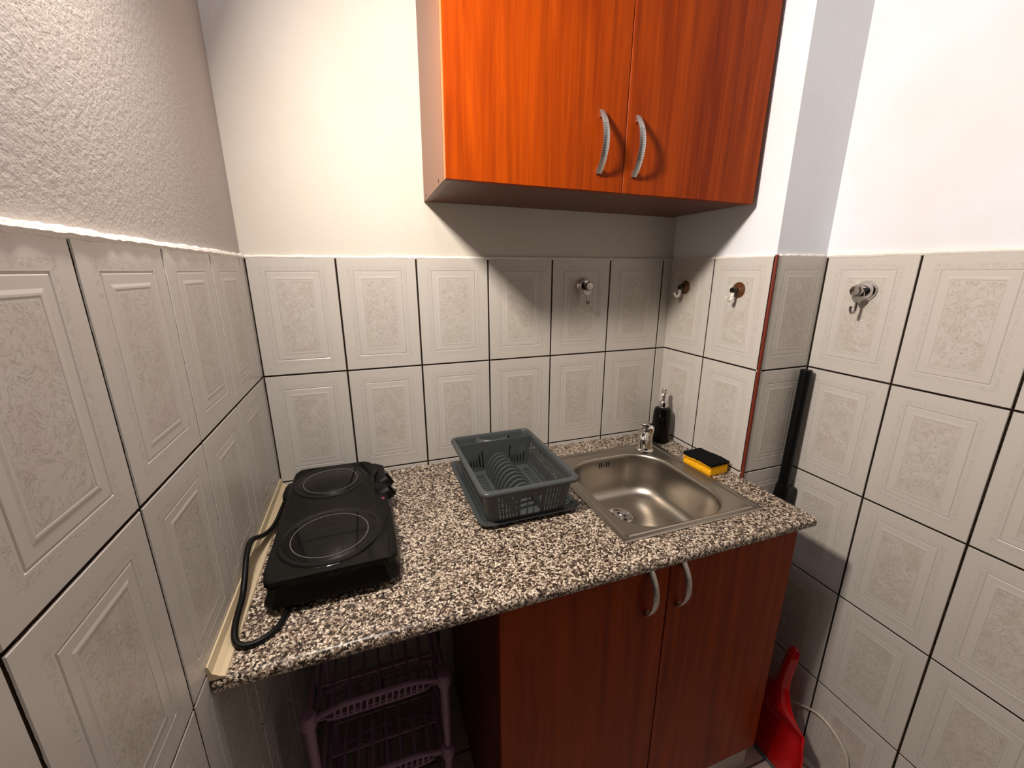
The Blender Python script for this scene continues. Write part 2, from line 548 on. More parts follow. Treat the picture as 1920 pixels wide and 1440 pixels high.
bead('trim_5', [(XR+0.003, YE, HT+0.002), (XR+0.003, -1.2, HT+0.002), (XR+0.003, -1.9, HT+0.002)], 0.0058, 5)
# rust-red profile on the outer corner of the pillar
b = bmesh.new()
add_tube(b, [(XA+0.0005, YE+0.0005, 0.0), (XA+0.0005, YE+0.0005, HT+0.004)], 0.0040, 12)
struct('trim_6', b, M_RUST, smooth=True)
# cream concave strip where the worktop meets the left wall
b = bmesh.new()
sec = [(0.0005, 0.026), (0.0030, 0.0255), (0.0060, 0.0125), (0.0150, 0.0055), (0.0215, 0.0030), (0.0225, 0.0003), (0.0, 0.0003)]
add_loft(b, [[(x, y, WT+z) for x, z in sec] for y in (-0.602, -0.30, -0.004)], closed=True, cap0=True, cap1=True)
o = obj('corner_strip', b, M_STRIP)
tag(o, 'cream plastic sealing strip along the left end of the speckled worktop', 'strip')

# ------------------------------------------------------------------ worktop with a cut-out for the sink
SX0, SX1, SY0, SY1 = 0.755, 1.166, -0.532, -0.086
def wt_prof(y0, y1, front):
    z1, z0 = WT, WT-0.0215
    if not front: return [(y0, z0), (y1, z0), (y1, z1), (y0, z1)]
    p = [(y1, z1), (y1, z0)]
    r = 0.011
    for k in range(7): a = math.radians(270-90*k/6); p.append((y0+0.004+0.004*math.cos(a), z0+0.004+0.004*math.sin(a)))
    for k in range(7): a = math.radians(180-90*k/6); p.append((y0+r+r*math.cos(a), z1-r+r*math.sin(a)))
    return p
b = bmesh.new()
HX0, HX1, HY0, HY1 = SX0+0.012, SX1-0.012, SY0+0.012, SY1-0.012
def xtr(p, x0, x1, n=1):
    add_loft(b, [[(x0+(x1-x0)*k/n, y, z) for y, z in p] for k in range(n+1)], closed=True, cap0=True, cap1=True)
YW0, YW1, XW0, XW1 = -0.605, -0.0005, 0.004, 1.249
xtr(wt_prof(YW0, YW1, True), XW0, HX0)
xtr(wt_prof(YW0, YW1, True), HX1, XW1)
xtr(wt_prof(YW0, HY0, True), HX0, HX1)
xtr(wt_prof(HY1, YW1, False), HX0, HX1)
o = obj('worktop', b, M_GRANITE, smooth=True)
tag(o, 'speckled brown and cream laminate worktop running from wall to pillar', 'worktop')

# ------------------------------------------------------------------ sink
sink = thing('sink', 'square stainless steel inset sink in the right half of the worktop', 'sink', ((SX0+SX1)/2, (SY0+SY1)/2, WT))
cx, cy = (SX0+SX1)/2, (SY0+SY1)/2
hx, hy = (SX1-SX0)/2, (SY1-SY0)/2
BX, BY, BHX, BHY = 0.953-cx, -0.322-cy, 0.164, 0.190
def lp(x, y, a, c, r, z, n=10): return [(p, q, z) for p, q in rrect(x, y, a, c, min(r, a-1e-4, c-1e-4), n, 4)]
loops = [lp(0, 0, hx, hy, 0.006, 0.0003), lp(0, 0, hx, hy, 0.006, 0.0022), lp(0, 0, hx-0.002, hy-0.002, 0.006, 0.0036), lp(0, 0, hx-0.012, hy-0.012, 0.008, 0.0036),
         lp(0, 0, hx-0.015, hy-0.015, 0.008, 0.0020), lp(0, 0, hx-0.018, hy-0.018, 0.008, 0.0036), lp(0, 0, hx-0.021, hy-0.021, 0.01, 0.0020),
         lp(0, 0, hx-0.024, hy-0.024, 0.012, 0.0010)]
bl = [(0.000, 0.0010, 0.105), (-0.003, 0.0004, 0.104), (-0.006, -0.003, 0.103), (-0.008, -0.010, 0.102), (-0.011, -0.035, 0.100), (-0.015, -0.070, 0.097),
      (-0.021, -0.100, 0.092), (-0.031, -0.118, 0.083), (-0.046, -0.128, 0.070), (-0.060, -0.1312, 0.060), (-0.074, -0.1325, 0.050)]
loops2 = []
for ins, z, r in bl: loops2.append(lp(BX, BY, BHX+ins, BHY+ins, r, z))
DX, DY = 0.932-cx, -0.257-cy
last = lp(BX, BY, BHX-0.074, BHY-0.074, 0.050, -0.1325)
n = len(last)
def circ_like(r, z):
    out = []
    for p in last:
        a = math.atan2(p[1]-BY, p[0]-BX)
        out.append((DX+r*math.cos(a), DY+r*math.sin(a), z))
    return out
loops2 += [circ_like(0.0405, -0.1340), circ_like(0.038, -0.1355)]
b = loft(loops+loops2)
bmesh.ops.remove_doubles(b, verts=b.verts[:], dist=1e-5)
bowl = obj('basin', b, M_STEEL, sink, smooth=True, angle=50)
for k, zz in enumerate([0]):
    d = lathe([(0.0395, -0.1345), (0.0385, -0.1330), (0.0350, -0.1335), (0.0325, -0.1385), (0.0300, -0.1395), (0.0120, -0.1400), (0.008, -0.1380), (0.0, -0.1375)], 40, Matrix.Translation((DX, DY, 0)), cap0=False)
    dr = obj('drain', d, M_CHROME, sink, smooth=True)
    b = bmesh.new()
    for j in range(6):
        a = 2*PI*j/6
        add_lathe(b, [(0.0048, -0.1390), (0.0048, -0.1386), (0, -0.1386)], 12, Matrix.Translation((DX+0.021*math.cos(a), DY+0.021*math.sin(a), -0.0008)))
    obj('drain_hole', b, M_DARKHOLE, dr)
b = bmesh.new()
yo = BY+BHY-0.0105
for x in (-0.0185, -0.0105, 0.0075, 0.0155):
    add_box(b, 0.945-cx+x-0.0016, 0.945-cx+x+0.0016, yo-0.0010, yo+0.002, -0.033, -0.016)
add_box(b, 0.945-cx-0.003, 0.945-cx+0.0005, yo-0.0010, yo+0.002, -0.027, -0.024)
obj('overflow_slot', b, M_DARKHOLE, sink)

# ------------------------------------------------------------------ mixer tap
tap = thing('mixer_tap', 'short chrome mixer tap at the back right corner of the sink', 'tap', (1.104, -0.130, WT+0.002))
b = lathe([(0.029, 0), (0.029, 0.003), (0.0255, 0.006), (0.0235, 0.012), (0.0225, 0.045), (0.0240, 0.062), (0.0260, 0.072), (0.0250, 0.082), (0.018, 0.089), (0.0, 0.090)], 32)
obj('body', b, M_CHROME, tap, smooth=True)
sd = Vector((-0.72, -0.69, 0)).normalized()
p = [Vector((0, 0, 0.050))+sd*0.010, Vector((0, 0, 0.058))+sd*0.026, Vector((0, 0, 0.058))+sd*0.040, Vector((0, 0, 0.049))+sd*0.049]
b = tube(smooth_path(p, 6), [0.0190]*6+[0.0180]*6+[0.0155]*7, 20)
sp_ = obj('spout', b, M_CHROME, tap, smooth=True)
b = lathe([(0.0125, 0.026), (0.0150, 0.027), (0.0158, 0.040), (0.0160, 0.045), (0.0135, 0.052)], 24, Matrix.Translation(sd*0.048))
obj('aerator', b, M_CHROME, sp_, smooth=True)
b = bmesh.new()
ld = Vector((-0.80, -0.60, 0)).normalized(); sdv = Vector((0.60, -0.80, 0))
secs = []
for d_, w_, z_, th_ in ((-0.020, 0.014, 0.083, 0.012), (-0.006, 0.021, 0.087, 0.014), (0.010, 0.0200, 0.092, 0.012), (0.026, 0.0165, 0.098, 0.009), (0.038, 0.0135, 0.102, 0.007), (0.046, 0.0085, 0.104, 0.005)):
    c = ld*d_+Vector((0, 0, z_))
    secs.append([tuple(c+sdv*w_*math.cos(a)+Vector((0, 0, 1))*th_*0.5*math.sin(a)) for a in (2*PI*k/16 for k in range(16))])
add_loft(b, secs, cap0=True, cap1=True)
obj('lever', b, M_CHROME, tap, smooth=True, angle=60)

# ------------------------------------------------------------------ soap bottle
bot = thing('soap_dispenser', 'black soap bottle with chrome pump in the back corner behind the tap', 'soap dispenser', (1.203, -0.082, WT))
b = lathe([(0.0, 0.0003), (0.029, 0.0003), (0.0315, 0.003), (0.0315, 0.060), (0.0305, 0.095), (0.0285, 0.113), (0.025, 0.121), (0.016, 0.125), (0.0, 0.125)], 40)
obj('bottle', b, M_BLACKG, bot, smooth=True)
b = lathe([(0.0150, 0.1245), (0.0150, 0.142), (0.0130, 0.145), (0.0060, 0.146), (0.0055, 0.168), (0.0085, 0.170), (0.0095, 0.186), (0.0075, 0.190), (0, 0.190)], 28)
add_tube(b, [(0, 0, 0.181), (-0.016, -0.014, 0.182), (-0.026, -0.024, 0.178)], [0.0055, 0.0045, 0.0035], 12)
obj('pump', b, M_CHROME, bot, smooth=True)

# ------------------------------------------------------------------ sponge
spg = thing('sponge', 'yellow sponge with black scourer beside the sink at the pillar', 'sponge', (1.196, -0.298, WT), (0, 0, math.radians(-86)))
b = bmesh.new()
NX = 14
def sp_sec(x, zoff=0):
    t = x/0.052
    k = 0.0012*math.sin(3.1*t+0.6)
    # waisted side profile (y, z)
    return [(-0.034, 0.0005), (-0.035, 0.008), (-0.034, 0.013), (-0.0295, 0.018+k*.3), (-0.0345, 0.023+k), (-0.036, 0.031+k*1.2),
            (0.036, 0.031+k*1.2), (0.0345, 0.023+k), (0.0295, 0.018+k*.3), (0.034, 0.013), (0.035, 0.008), (0.034, 0.0005)]
add_loft(b, [[(x, y, z) for y, z in sp_sec(x)] for x in [-0.052+0.104*i/NX for i in range(NX+1)]], cap0=True, cap1=True)
bmesh.ops.bevel(b, geom=[e for e in b.edges if abs(abs(e.verts[0].co.x)-0.052) < 1e-5 and abs(abs(e.verts[1].co.x)-0.052) < 1e-5], offset=0.002, segments=2, affect='EDGES')
obj('foam', b, M_SPONGE, spg, smooth=True)
b = bmesh.new()
def top_z(x): return 0.031+0.0012*math.sin(3.1*x/0.052+0.6)*1.2
secs = []
rs = random.Random(3)
for i in range(NX+1):
    x = -0.0535+0.107*i/NX
    e = rs.uniform(-0.0008, 0.0012)
    secs.append([(x, -0.0370-e, top_z(x)), (x, -0.0365-e, top_z(x)+0.006), (x, 0.0, top_z(x)+0.0068), (x, 0.0365+e, top_z(x)+0.006), (x, 0.0370+e, top_z(x))])
add_loft(b, secs, cap0=True, cap1=True)
obj('scourer', b, M_SCOUR, spg, smooth=True)

# ------------------------------------------------------------------ double hob
hob = thing('electric_hob', 'black double electric hob on the left end of the worktop', 'hob', (0.162, -0.268, WT), (0, 0, math.radians(0.6)))
# outlines in the hob's own frame: x -0.11..0.12, y -0.22..0.22
def hob_outline(g, z, rr=0.0):
    P = [(-0.088, -0.226), (0.092, -0.222), (0.108, -0.207), (0.112, -0.195), (0.112, -0.02), (0.112, 0.035), (0.112, 0.20), (0.090, 0.222), (-0.085, 0.226), (-0.102, 0.208), (-0.106, 0.150), (-0.106, -0.150), (-0.102, -0.212)]
    return [(x*(1+g/0.11), y*(1+g/0.22), z) for x, y in P]
b = loft([hob_outline(-0.010, 0.010), hob_outline(0.006, 0.013), hob_outline(0.010, 0.018), hob_outline(0.009, 0.024), hob_outline(0.003, 0.036), hob_outline(0.001, 0.050)], cap0=True, cap1=True)
body = obj('housing', b, M_BLACK, hob, smooth=True, angle=25)
for x, y in ((-0.085, -0.19), (0.085, -0.19), (-0.085, 0.19), (0.085, 0.19)):
    b = lathe([(0.011, 0.0), (0.012, 0.008), (0.010, 0.0115)], 16, Matrix.Translation((x, y, 0.0002)))
    obj('rubber_foot', b, M_CABLE, hob, smooth=True)
# top plate, cut back beside the knobs
def top_out(ins, z):
    P = [(-0.098, -0.226), (0.100, -0.224), (0.117, -0.206), (0.118, -0.050), (0.115, -0.030), (0.090, 0.020), (0.086, 0.035), (0.086, 0.125), (0.094, 0.150), (0.098, 0.175), (0.080, 0.208), (0.066, 0.222), (-0.084, 0.226), (-0.098, 0.222), (-0.108, 0.206), (-0.110, 0.180), (-0.112, -0.19), (-0.108, -0.214)]
    s = 1-ins
    return [(x*s, y*(1-ins*0.5), z) for x, y in P]
b = loft([top_out(0.0, 0.0500), top_out(0.0, 0.0605), top_out(0.012, 0.0622), top_out(0.03, 0.0622), top_out(0.05, 0.0612)], cap0=True, cap1=True)
plate = obj('top_plate', b, M_HOBTOP, hob, smooth=True, angle=30)
for (x, y, r, ro) in ((-0.006, -0.110, 0.073, 0.096), (-0.018, 0.132, 0.063, 0.084)):
    ring = lathe([(ro+0.003, 0.0612), (ro, 0.0632), (ro-0.004, 0.0632), (ro-0.008, 0.0618), (r+0.012, 0.0622), (0.0, 0.0630)], 64, Matrix.Translation((x, y, 0)), cap0=False)
    c = obj('hotplate', ring, M_BLACKG, hob, smooth=True, angle=60)
    rg = lathe([(r+0.0007, 0.0629), (r+0.0007, 0.06325), (r-0.0007, 0.06325), (r-0.0007, 0.0629)], 72, Matrix.Translation((x, y, 0)), cap0=False, cap1=False)
    obj('ring_marking', rg, M_RING, c)
# control area with two knobs and a small red light
for y in (0.060, 0.122):
    Mx = Matrix.Translation((0.098, y, 0.034)) @ Matrix.Rotation(math.radians(62), 4, 'Y')
    b = lathe([(0.0225, 0.0), (0.0225, 0.006), (0.0195, 0.008), (0.0180, 0.026), (0.0165, 0.029), (0.0, 0.029)], 28, Mx)
    kn = obj('knob', b, M_KNOB, hob, smooth=True)
    b = box(-0.017, 0.017, -0.0035, 0.0035, 0.028, 0.034, 0.001)
    b.transform(Mx)
    obj('grip', b, M_KNOB, kn, smooth=True)
b = bmesh.new()
add_box(b, 0.097, 0.106, 0.010, 0.020, 0.046, 0.0535, 0.0015)
obj('indicator_light', b, M_LED, hob)
# hob lead: leaves under the front, loops along the cream strip to its plug
zc = WT+0.005
P = [(0.10, -0.455, zc), (0.088, -0.505, zc), (0.080, -0.532, zc), (0.060, -0.552, zc), (0.038, -0.556, zc), (0.022, -0.545, zc+0.004), (0.016, -0.515, zc+0.012), (0.0135, -0.46, zc+0.016),
     (0.0125, -0.43, zc+0.030), (0.0095, -0.385, zc+0.052), (0.0095, -0.345, zc+0.056), (0.014, -0.285, zc+0.026), (0.020, -0.24, zc+0.012), (0.024, -0.20, zc+0.008), (0.026, -0.15, zc+0.008), (0.030, -0.10, zc+0.011)]
b = tube(smooth_path(P, 8), 0.0052, 12)
cord = obj('power_cord', b, M_CABLE, hob, smooth=True)
cord.matrix_parent_inverse = (Matrix.Translation(hob.location) @ Matrix.Rotation(math.radians(0.6), 4, 'Z')).inverted()
b = bmesh.new()
add_tube(b, [(0.029, -0.115, zc+0.011), (0.031, -0.095, zc+0.012), (0.033, -0.060, zc+0.012), (0.034, -0.045, zc+0.012)], [0.006, 0.0115, 0.013, 0.011], 14)
pl = obj('plug', b, M_CABLE, hob, smooth=True)
pl.matrix_parent_inverse = cord.matrix_parent_inverse.copy()

# ------------------------------------------------------------------ drip tray and dish rack
tray = thing('drip_tray', 'flat dark grey plastic tray under the dish rack', 'tray', (0.598, -0.209, WT), (0, 0, math.radians(0.5)))
def rl(hx_, hy_, r, z, n=8, m=10, x=0, y=0): return [(p, q, z) for p, q in rrect(x, y, hx_, hy_, r, n, m)]
b = loft([rl(0.100, 0.150, 0.02, 0.0003), rl(0.108, 0.158, 0.022, 0.0006), rl(0.121, 0.171, 0.026, 0.009), rl(0.130, 0.180, 0.030, 0.011), rl(0.131, 0.181, 0.030, 0.0125), rl(0.120, 0.170, 0.026, 0.0125),
          rl(0.110, 0.160, 0.022, 0.0040), rl(0.10, 0.150, 0.02, 0.0030)], cap0=True, cap1=True)
obj('tray_shell', b, M_GREY2, tray, smooth=True)

RX, RY = 0.590, -0.232
rack = thing('dish_rack', 'grey plastic dish drainer basket on its tray left of the sink', 'dish rack', (RX, RY, WT+0.0045), (0, 0, math.radians(0.5)))
HXT, HYT, HXB, HYB = 0.112, 0.164, 0.099, 0.148
ZT_, ZB_ = 0.100, 0.008
NC, NM = 6, 62
def rack_loop(t):
    hx_ = HXB+(HXT-HXB)*t; hy_ = HYB+(HYT-HYB)*t
    z = ZB_+(ZT_-ZB_)*t
    pts = []
    for (sx, sy, a0) in ((1, 1, 0), (-1, 1, 90), (-1, -1, 180), (1, -1, 270)):
        for k in range(NC+1):
            a = math.radians(a0+90*k/NC)
            pts.append((sx*(hx_-0.018)+0.018*math.cos(a), sy*(hy_-0.018)+0.018*math.sin(a), z))
    out = []
    for i, p in enumerate(pts):
        out.append(p)
        if (i+1) % (NC+1) == 0:
            q = pts[(i+1) % len(pts)]
            for k in range(1, NM):
                out.append((p[0]+(q[0]-p[0])*k/NM, p[1]+(q[1]-p[1])*k/NM, z))
    return out
# sides in order: 0 back (y+), 1 left (x-), 2 front (y-), 3 right (x+)
ts = [0.0, 0.08, 0.22, 0.26, 0.40, 0.44, 0.58, 0.62, 0.76, 0.92, 1.0]
per = NC+NM
def rack_skip(i, k):
    side = k//per; kk = k % per
    if kk < NC: return False
    c = kk-NC
    if c < 2 or c > NM-3: return False
    if side in (1, 3):
        if i < 1 or i > 7: return False
        return c % 2 == 0
    if side == 0:
        return False
    # front: lattice left and right, tall opening in the middle
    if i < 1 or i > 7: return False
    if 22 <= c <= 40:
        if i in (7,): return False
        return c not in (28, 34)
    if c in (20, 21, 41, 42): return False
    if i in (2, 4, 6): return False
    return c % 3 == 0
b = loft([rack_loop(t) for t in ts], skip=rack_skip)
# rim flange rolls outward and down
def rim(o_, z): return [(x*(1+o_/HXT), y*(1+o_/HYT), z) for x, y, _ in rack_loop(1.0)]
add_loft(b, [rim(0, ZT_), rim(0.002, ZT_+0.0015), rim(0.009, ZT_-0.001), rim(0.0105, ZT_-0.004), rim(0.0105, ZT_-0.009)])
bmesh.ops.remove_doubles(b, verts=b.verts[:], dist=1e-5)
sides = solidify(obj('basket', b, M_GREY, rack, smooth=True, angle=50), 0.0012, 0)
# floor of the basket with cross slots
b = bmesh.new()
xs = [-0.099, -0.088, -0.048, -0.040, 0.040, 0.046, 0.064, 0.070, 0.090, 0.099]
slotcols = {1, 5, 7}
NYF = 50
ys = [-0.148+0.296*i/NYF for i in range(NYF+1)]
V = [[b.verts.new((x, y, ZB_)) for x in xs] for y in ys]
for j in range(NYF):
    for i in range(len(xs)-1):
        if i == 4 and 3 < j < 41: continue
        if i in slotcols and 2 < j < 40 and j % 2 == 0: continue
        b.faces.new((V[j][i], V[j][i+1], V[j+1][i+1], V[j+1][i]))
solidify(obj('basket_floor', b, M_GREY, rack), 0.002, 0)
# divider in front of the cutlery compartment
YD = 0.113
b = bmesh.new()
zs = [ZB_, 0.016, 0.030, 0.078, 0.090, 0.0985]
def hw(z): return HXB+(HXT-HXB)*((z-ZB_)/(ZT_-ZB_))-0.001
NXD = 45
V = [[b.verts.new((hw(z)*(-1+2*i/NXD), YD, z)) for i in range(NXD+1)] for z in zs]
for j in range(len(zs)-1):
    for i in range(NXD):
        if j in (1, 2) and ((3 <= i <= 13) or (31 <= i <= 41)) and i % 2 == 1: continue
        b.faces.new((V[j][i], V[j][i+1], V[j+1][i+1], V[j+1][i]))
dv = solidify(obj('divider', b, M_GREY, rack), 0.0025, 0)
b = bmesh.new()
cv = [(0.048*math.cos(PI+PI*k/16), 0.158+0.040*math.sin(PI+PI*k/16)) for k in range(17)]
add_loft(b, [[(x, y, z) for x, y in cv] for z in (ZB_, 0.0985)], closed=False)
solidify(obj('cutlery_cup', b, M_GREY, rack, smooth=True), 0.0028, 0)
# row of arched plate holders
for k in range(11):
    y = 0.082-k*0.0205
    b = bmesh.new()
    ri, ro, w = 0.0315, 0.0400, 0.0028
    loops = []
    for j in range(21):
        a = PI*j/20
        ca, sa = math.cos(a), math.sin(a)
        loops.append([(ri*ca, y-w, ZB_+0.002+ri*sa*1.55), (ro*ca, y-w, ZB_+0.002+ro*sa*1.55), (ro*ca, y+w, ZB_+0.002+ro*sa*1.55), (ri*ca, y+w, ZB_+0.002+ri*sa*1.55)])
    add_loft(b, loops, cap0=True, cap1=True)
    obj('plate_arch', b, M_GREY, rack, smooth=True)

# ------------------------------------------------------------------ bow handles
def handle(parent, x, zc_, L, y, bulge=0.0255, w=0.0130):
    """bow handle standing off a door front (towards -y)"""
    b = bmesh.new()
    uvl = b.loops.layers.uv.new('uv')
    n = 28
    rows = []
    for i in range(n+1):
        s = -1+2*i/n
        yy = y-0.004-bulge*(1-abs(s)**2.1)
        zz = zc_+s*L/2
        th = 0.0032
        ww = w*(0.5+0.06*(1-s*s))
        rows.append([(x-ww, yy, zz), (x-ww*0.5, yy-0.0016, zz), (x+ww*0.5, yy-0.0016, zz), (x+ww, yy, zz), (x+ww, yy+th, zz), (x-ww, yy+th, zz)])
    us = [0.0, 0.22, 0.78, 1.0, 1.0, 0.0]
    VV = [[b.verts.new(p) for p in r] for r in rows]
    for i in range(n):
        for k in range(6):
            k2 = (k+1) % 6
            f = b.faces.new((VV[i][k], VV[i][k2], VV[i+1][k2], VV[i+1][k]))
            vv = (i/n, i/n, (i+1)/n, (i+1)/n)
            uu = (us[k], us[k2], us[k2], us[k]) if k < 3 else (0.0, 0.0, 0.0, 0.0)
            for l_, a, c in zip(f.loops, uu, vv): l_[uvl].uv = (a, c if k < 3 else 0.0)
    b.faces.new(VV[0][::-1]); b.faces.new(VV[-1])
    for s in (-1, 1):
        z0 = zc_+s*(L/2-0.008)
        add_box(b, x-0.0045, x+0.0045, y-0.0075, y, z0-0.006, z0+0.006, 0.001)
    return obj('handle', b, M_HANDLE, parent, smooth=True)

# ------------------------------------------------------------------ wall cabinet (hangs a little out of level)
wc = thing('wall_cabinet', 'cherry wood wall cabinet with two doors hanging above the worktop', 'cabinet', (0.437, 0.0, 1.637), (0, math.radians(0.75), 0))
WCW, WCH = 0.802, 0.72
obj('side_panel', box(0.0, 0.016, -0.284, 0.006, 0.0, WCH), M_SIDE, wc)
obj('side_panel', box(WCW-0.016, WCW, -0.284, 0.006, 0.0, WCH), M_SIDE, wc)
b = bmesh.new()
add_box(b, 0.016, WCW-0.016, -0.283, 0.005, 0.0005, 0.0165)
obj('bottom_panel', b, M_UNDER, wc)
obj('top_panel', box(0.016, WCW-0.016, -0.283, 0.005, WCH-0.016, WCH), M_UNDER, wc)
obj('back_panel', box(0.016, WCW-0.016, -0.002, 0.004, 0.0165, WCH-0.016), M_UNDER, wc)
b = bmesh.new()
for y in (-0.035, -0.225):
    b = bmesh.new()
    add_lathe(b, [(0.0035, 0), (0.0035, 0.0006), (0, 0.0006)], 12, Matrix.Translation((0.0, y, 0.009)) @ Matrix.Rotation(-PI/2, 4, 'Y'))
    obj('dowel_hole', b, M_SCREW, wc)
for x0, x1 in ((0.001, 0.4045), (0.4065, WCW-0.001)):
    b = bmesh.new()
    add_box(b, x0, x1, -0.302, -0.285, -0.001, WCH, 0.0008, 1)
    dr = obj('door', b, M_WOOD, wc)
    if x0 < 0.1:
        obj('edge_band', box(x0-0.0006, x0+0.0004, -0.3015, -0.2855, 0.0, WCH-0.001), M_EDGE, dr)
    hxp = 0.3405 if x0 < 0.1 else 0.4315
    handle(dr, hxp, 0.096, 0.124, -0.302)

# ------------------------------------------------------------------ base cabinet
bc = thing('base_cabinet', 'dark cherry base cabinet with two doors under the sink', 'cabinet', (0.4525, 0.0, 0.0))
BW = 0.780
ZTOP = WT-0.022
obj('side_panel', box(0.0, 0.016, -0.554, -0.004, 0.0, ZTOP), M_LOWSIDE, bc)
obj('side_panel', box(BW-0.016, BW, -0.554, -0.004, 0.0, ZTOP), M_LOWSIDE, bc)
b = bmesh.new()
add_box(b, 0.016, BW-0.016, -0.552, -0.004, 0.105, 0.121)
obj('bottom_panel', b, M_UNDER, bc)
b = bmesh.new()
add_box(b, 0.004, BW-0.004, -0.5615, -0.5545, 0.0005, 0.118)
o = obj('plinth', b, M_PLINTH, bc)
o.location = (0, 0.0, 0)
for x0, x1 in ((0.001, 0.3935), (0.3965, BW-0.001)):
    b = bmesh.new()
    add_box(b, x0, x1, -0.578, -0.562, 0.108, ZTOP-0.003, 0.0008, 1)
    dr = obj('door', b, M_WOOD, bc)
    hxp = 0.340 if x0 < 0.1 else 0.4255
    handle(dr, hxp, 0.782, 0.120, -0.578)

# ------------------------------------------------------------------ plastic shelf rack under the worktop
sr = thing('shelf_rack', 'lilac plastic shelf rack in the dark space under the worktop', 'shelf rack', (0.072, -0.425, 0.0))
SW, SD = 0.290, 0.26
posts = ((0, 0), (SW, 0), (0, SD), (SW, SD))
TIERS = (0.545, 0.318, 0.095)
for (x, y) in posts:
    b = lathe([(0.0085, 0.0), (0.0105, 0.02), (0.0085, 0.09), (0.0115, 0.12), (0.0085, 0.20), (0.0115, 0.31), (0.0085, 0.34), (0.0105, 0.44), (0.0115, 0.535), (0.0115, 0.54)], 16, Matrix.Translation((x, y, 0)))
    obj('post', b, M_LILAC, sr, smooth=True)
for z in TIERS:
    b = bmesh.new()
    # collars
    for (x, y) in posts:
        add_lathe(b, [(0.0165, z-0.020), (0.0175, z-0.012), (0.0175, z+0.004), (0.0140, z+0.012), (0.0, z+0.013)], 18, Matrix.Translation((x, y, 0)), cap0=True)
    # curved rails front and back with oval openings, plain ones at the sides
    for y, s in ((0, -1), (SD, 1)):
        top = []; bot_ = []
        for k in range(21):
            t = k/20
            x = 0.010+(SW-0.02)*t
            bow = math.sin(PI*t)
            yy = y+s*0.006*min(1, bow*1.6)
            top.append((x, yy, z-0.006+0.024*min(1, bow*1.5)))
            bot_.append((x, yy*1.0, z-0.012-0.004*min(1, bow*2.2)))
        add_tube(b, top, 0.0062, 8)
        add_tube(b, bot_[2:-2], 0.0030, 8)
        for k in range(3, 18):
            add_tube(b, [bot_[k], Vector(top[k])+Vector((0.004, 0, 0))], 0.0026, 6)
    for x in (0, SW):
        add_tube(b, [(x, 0.01, z-0.004), (x, SD/2, z-0.002), (x, SD-0.01, z-0.004)], 0.0055, 8)
    tr = obj('tier', b, M_LILAC, sr, smooth=True)
    b = bmesh.new()
    for k in range(9):
        x = 0.012+(SW-0.024)*k/8
        add_box(b, x-0.0035, x+0.0035, 0.0, SD, z-0.024, z-0.021)
    for k in range(4):
        y = 0.008+(SD-0.016)*k/3
        add_box(b, 0.01, SW-0.01, y-0.003, y+0.003, z-0.0235, z-0.0205)
    obj('grid_shelf', b, M_LILAC, tr)

# ------------------------------------------------------------------ hooks on the tiles
def chrome_hook(name, label, loc, rot, tagm=False, side=1):
    """local: wall normal is -y, z up"""
    h = thing(name, label, 'hook', loc, rot, None)
    My = Matrix.Rotation(PI/2, 4, 'X')     # local z -> -y
    b = lathe([(0.0235, 0.0), (0.0245, 0.003), (0.0225, 0.008), (0.0205, 0.010), (0.0200, 0.014), (0.0165, 0.019), (0.0, 0.019)], 36, My)
    obj('cup', b, M_CHROME, h, smooth=True)
    b = bmesh.new()
    add_lathe(b, [(0.0105, 0.018), (0.0105, 0.030), (0.0135, 0.032), (0.0140, 0.041), (0.0115, 0.044), (0.0, 0.0445)], 8, My)
    obj('screw_cap', b, M_DARKCHROME, h)
    b = bmesh.new()
    # tapering plate hanging from the screw
    pr_ = [(-0.011, 0.002), (0.011, 0.002), (0.0135, -0.010), (0.0120, -0.018), (0.0045, -0.029), (-0.0045, -0.029), (-0.0120, -0.018), (-0.0135, -0.010)]
    add_loft(b, [[(x, -0.0245, z) for x, z in pr_], [(x, -0.0285, z) for x, z in pr_]], cap0=True, cap1=True)
    add_tube(b, smooth_path([(0, -0.0265, -0.026), (0, -0.0265, -0.040), (0, -0.027, -0.047), (0, -0.033, -0.0535), (0, -0.041, -0.051), (0, -0.045, -0.043), (0, -0.044, -0.037)], 5), 0.0030, 10)
    obj('hook_arm', b, M_DARKCHROME, h, smooth=True)
    if tagm:
        b = box(-0.003, 0.0125, -0.031, -0.0285, -0.018, -0.006, 0.0008)
        o = obj('clip', b, M_WHITE, h)
        o['label'] = 'small cream plastic clip'
    return h
chrome_hook('suction_hook', 'chrome suction hook with a cream clip on the back wall tiles', (0.918, -0.0002, J0+0.217), (0, 0, 0), True)
chrome_hook('suction_hook', 'large chrome suction hook on the right wall beyond the pillar', (XR-0.0002, -0.494, J0+0.214), (0, 0, -PI/2))

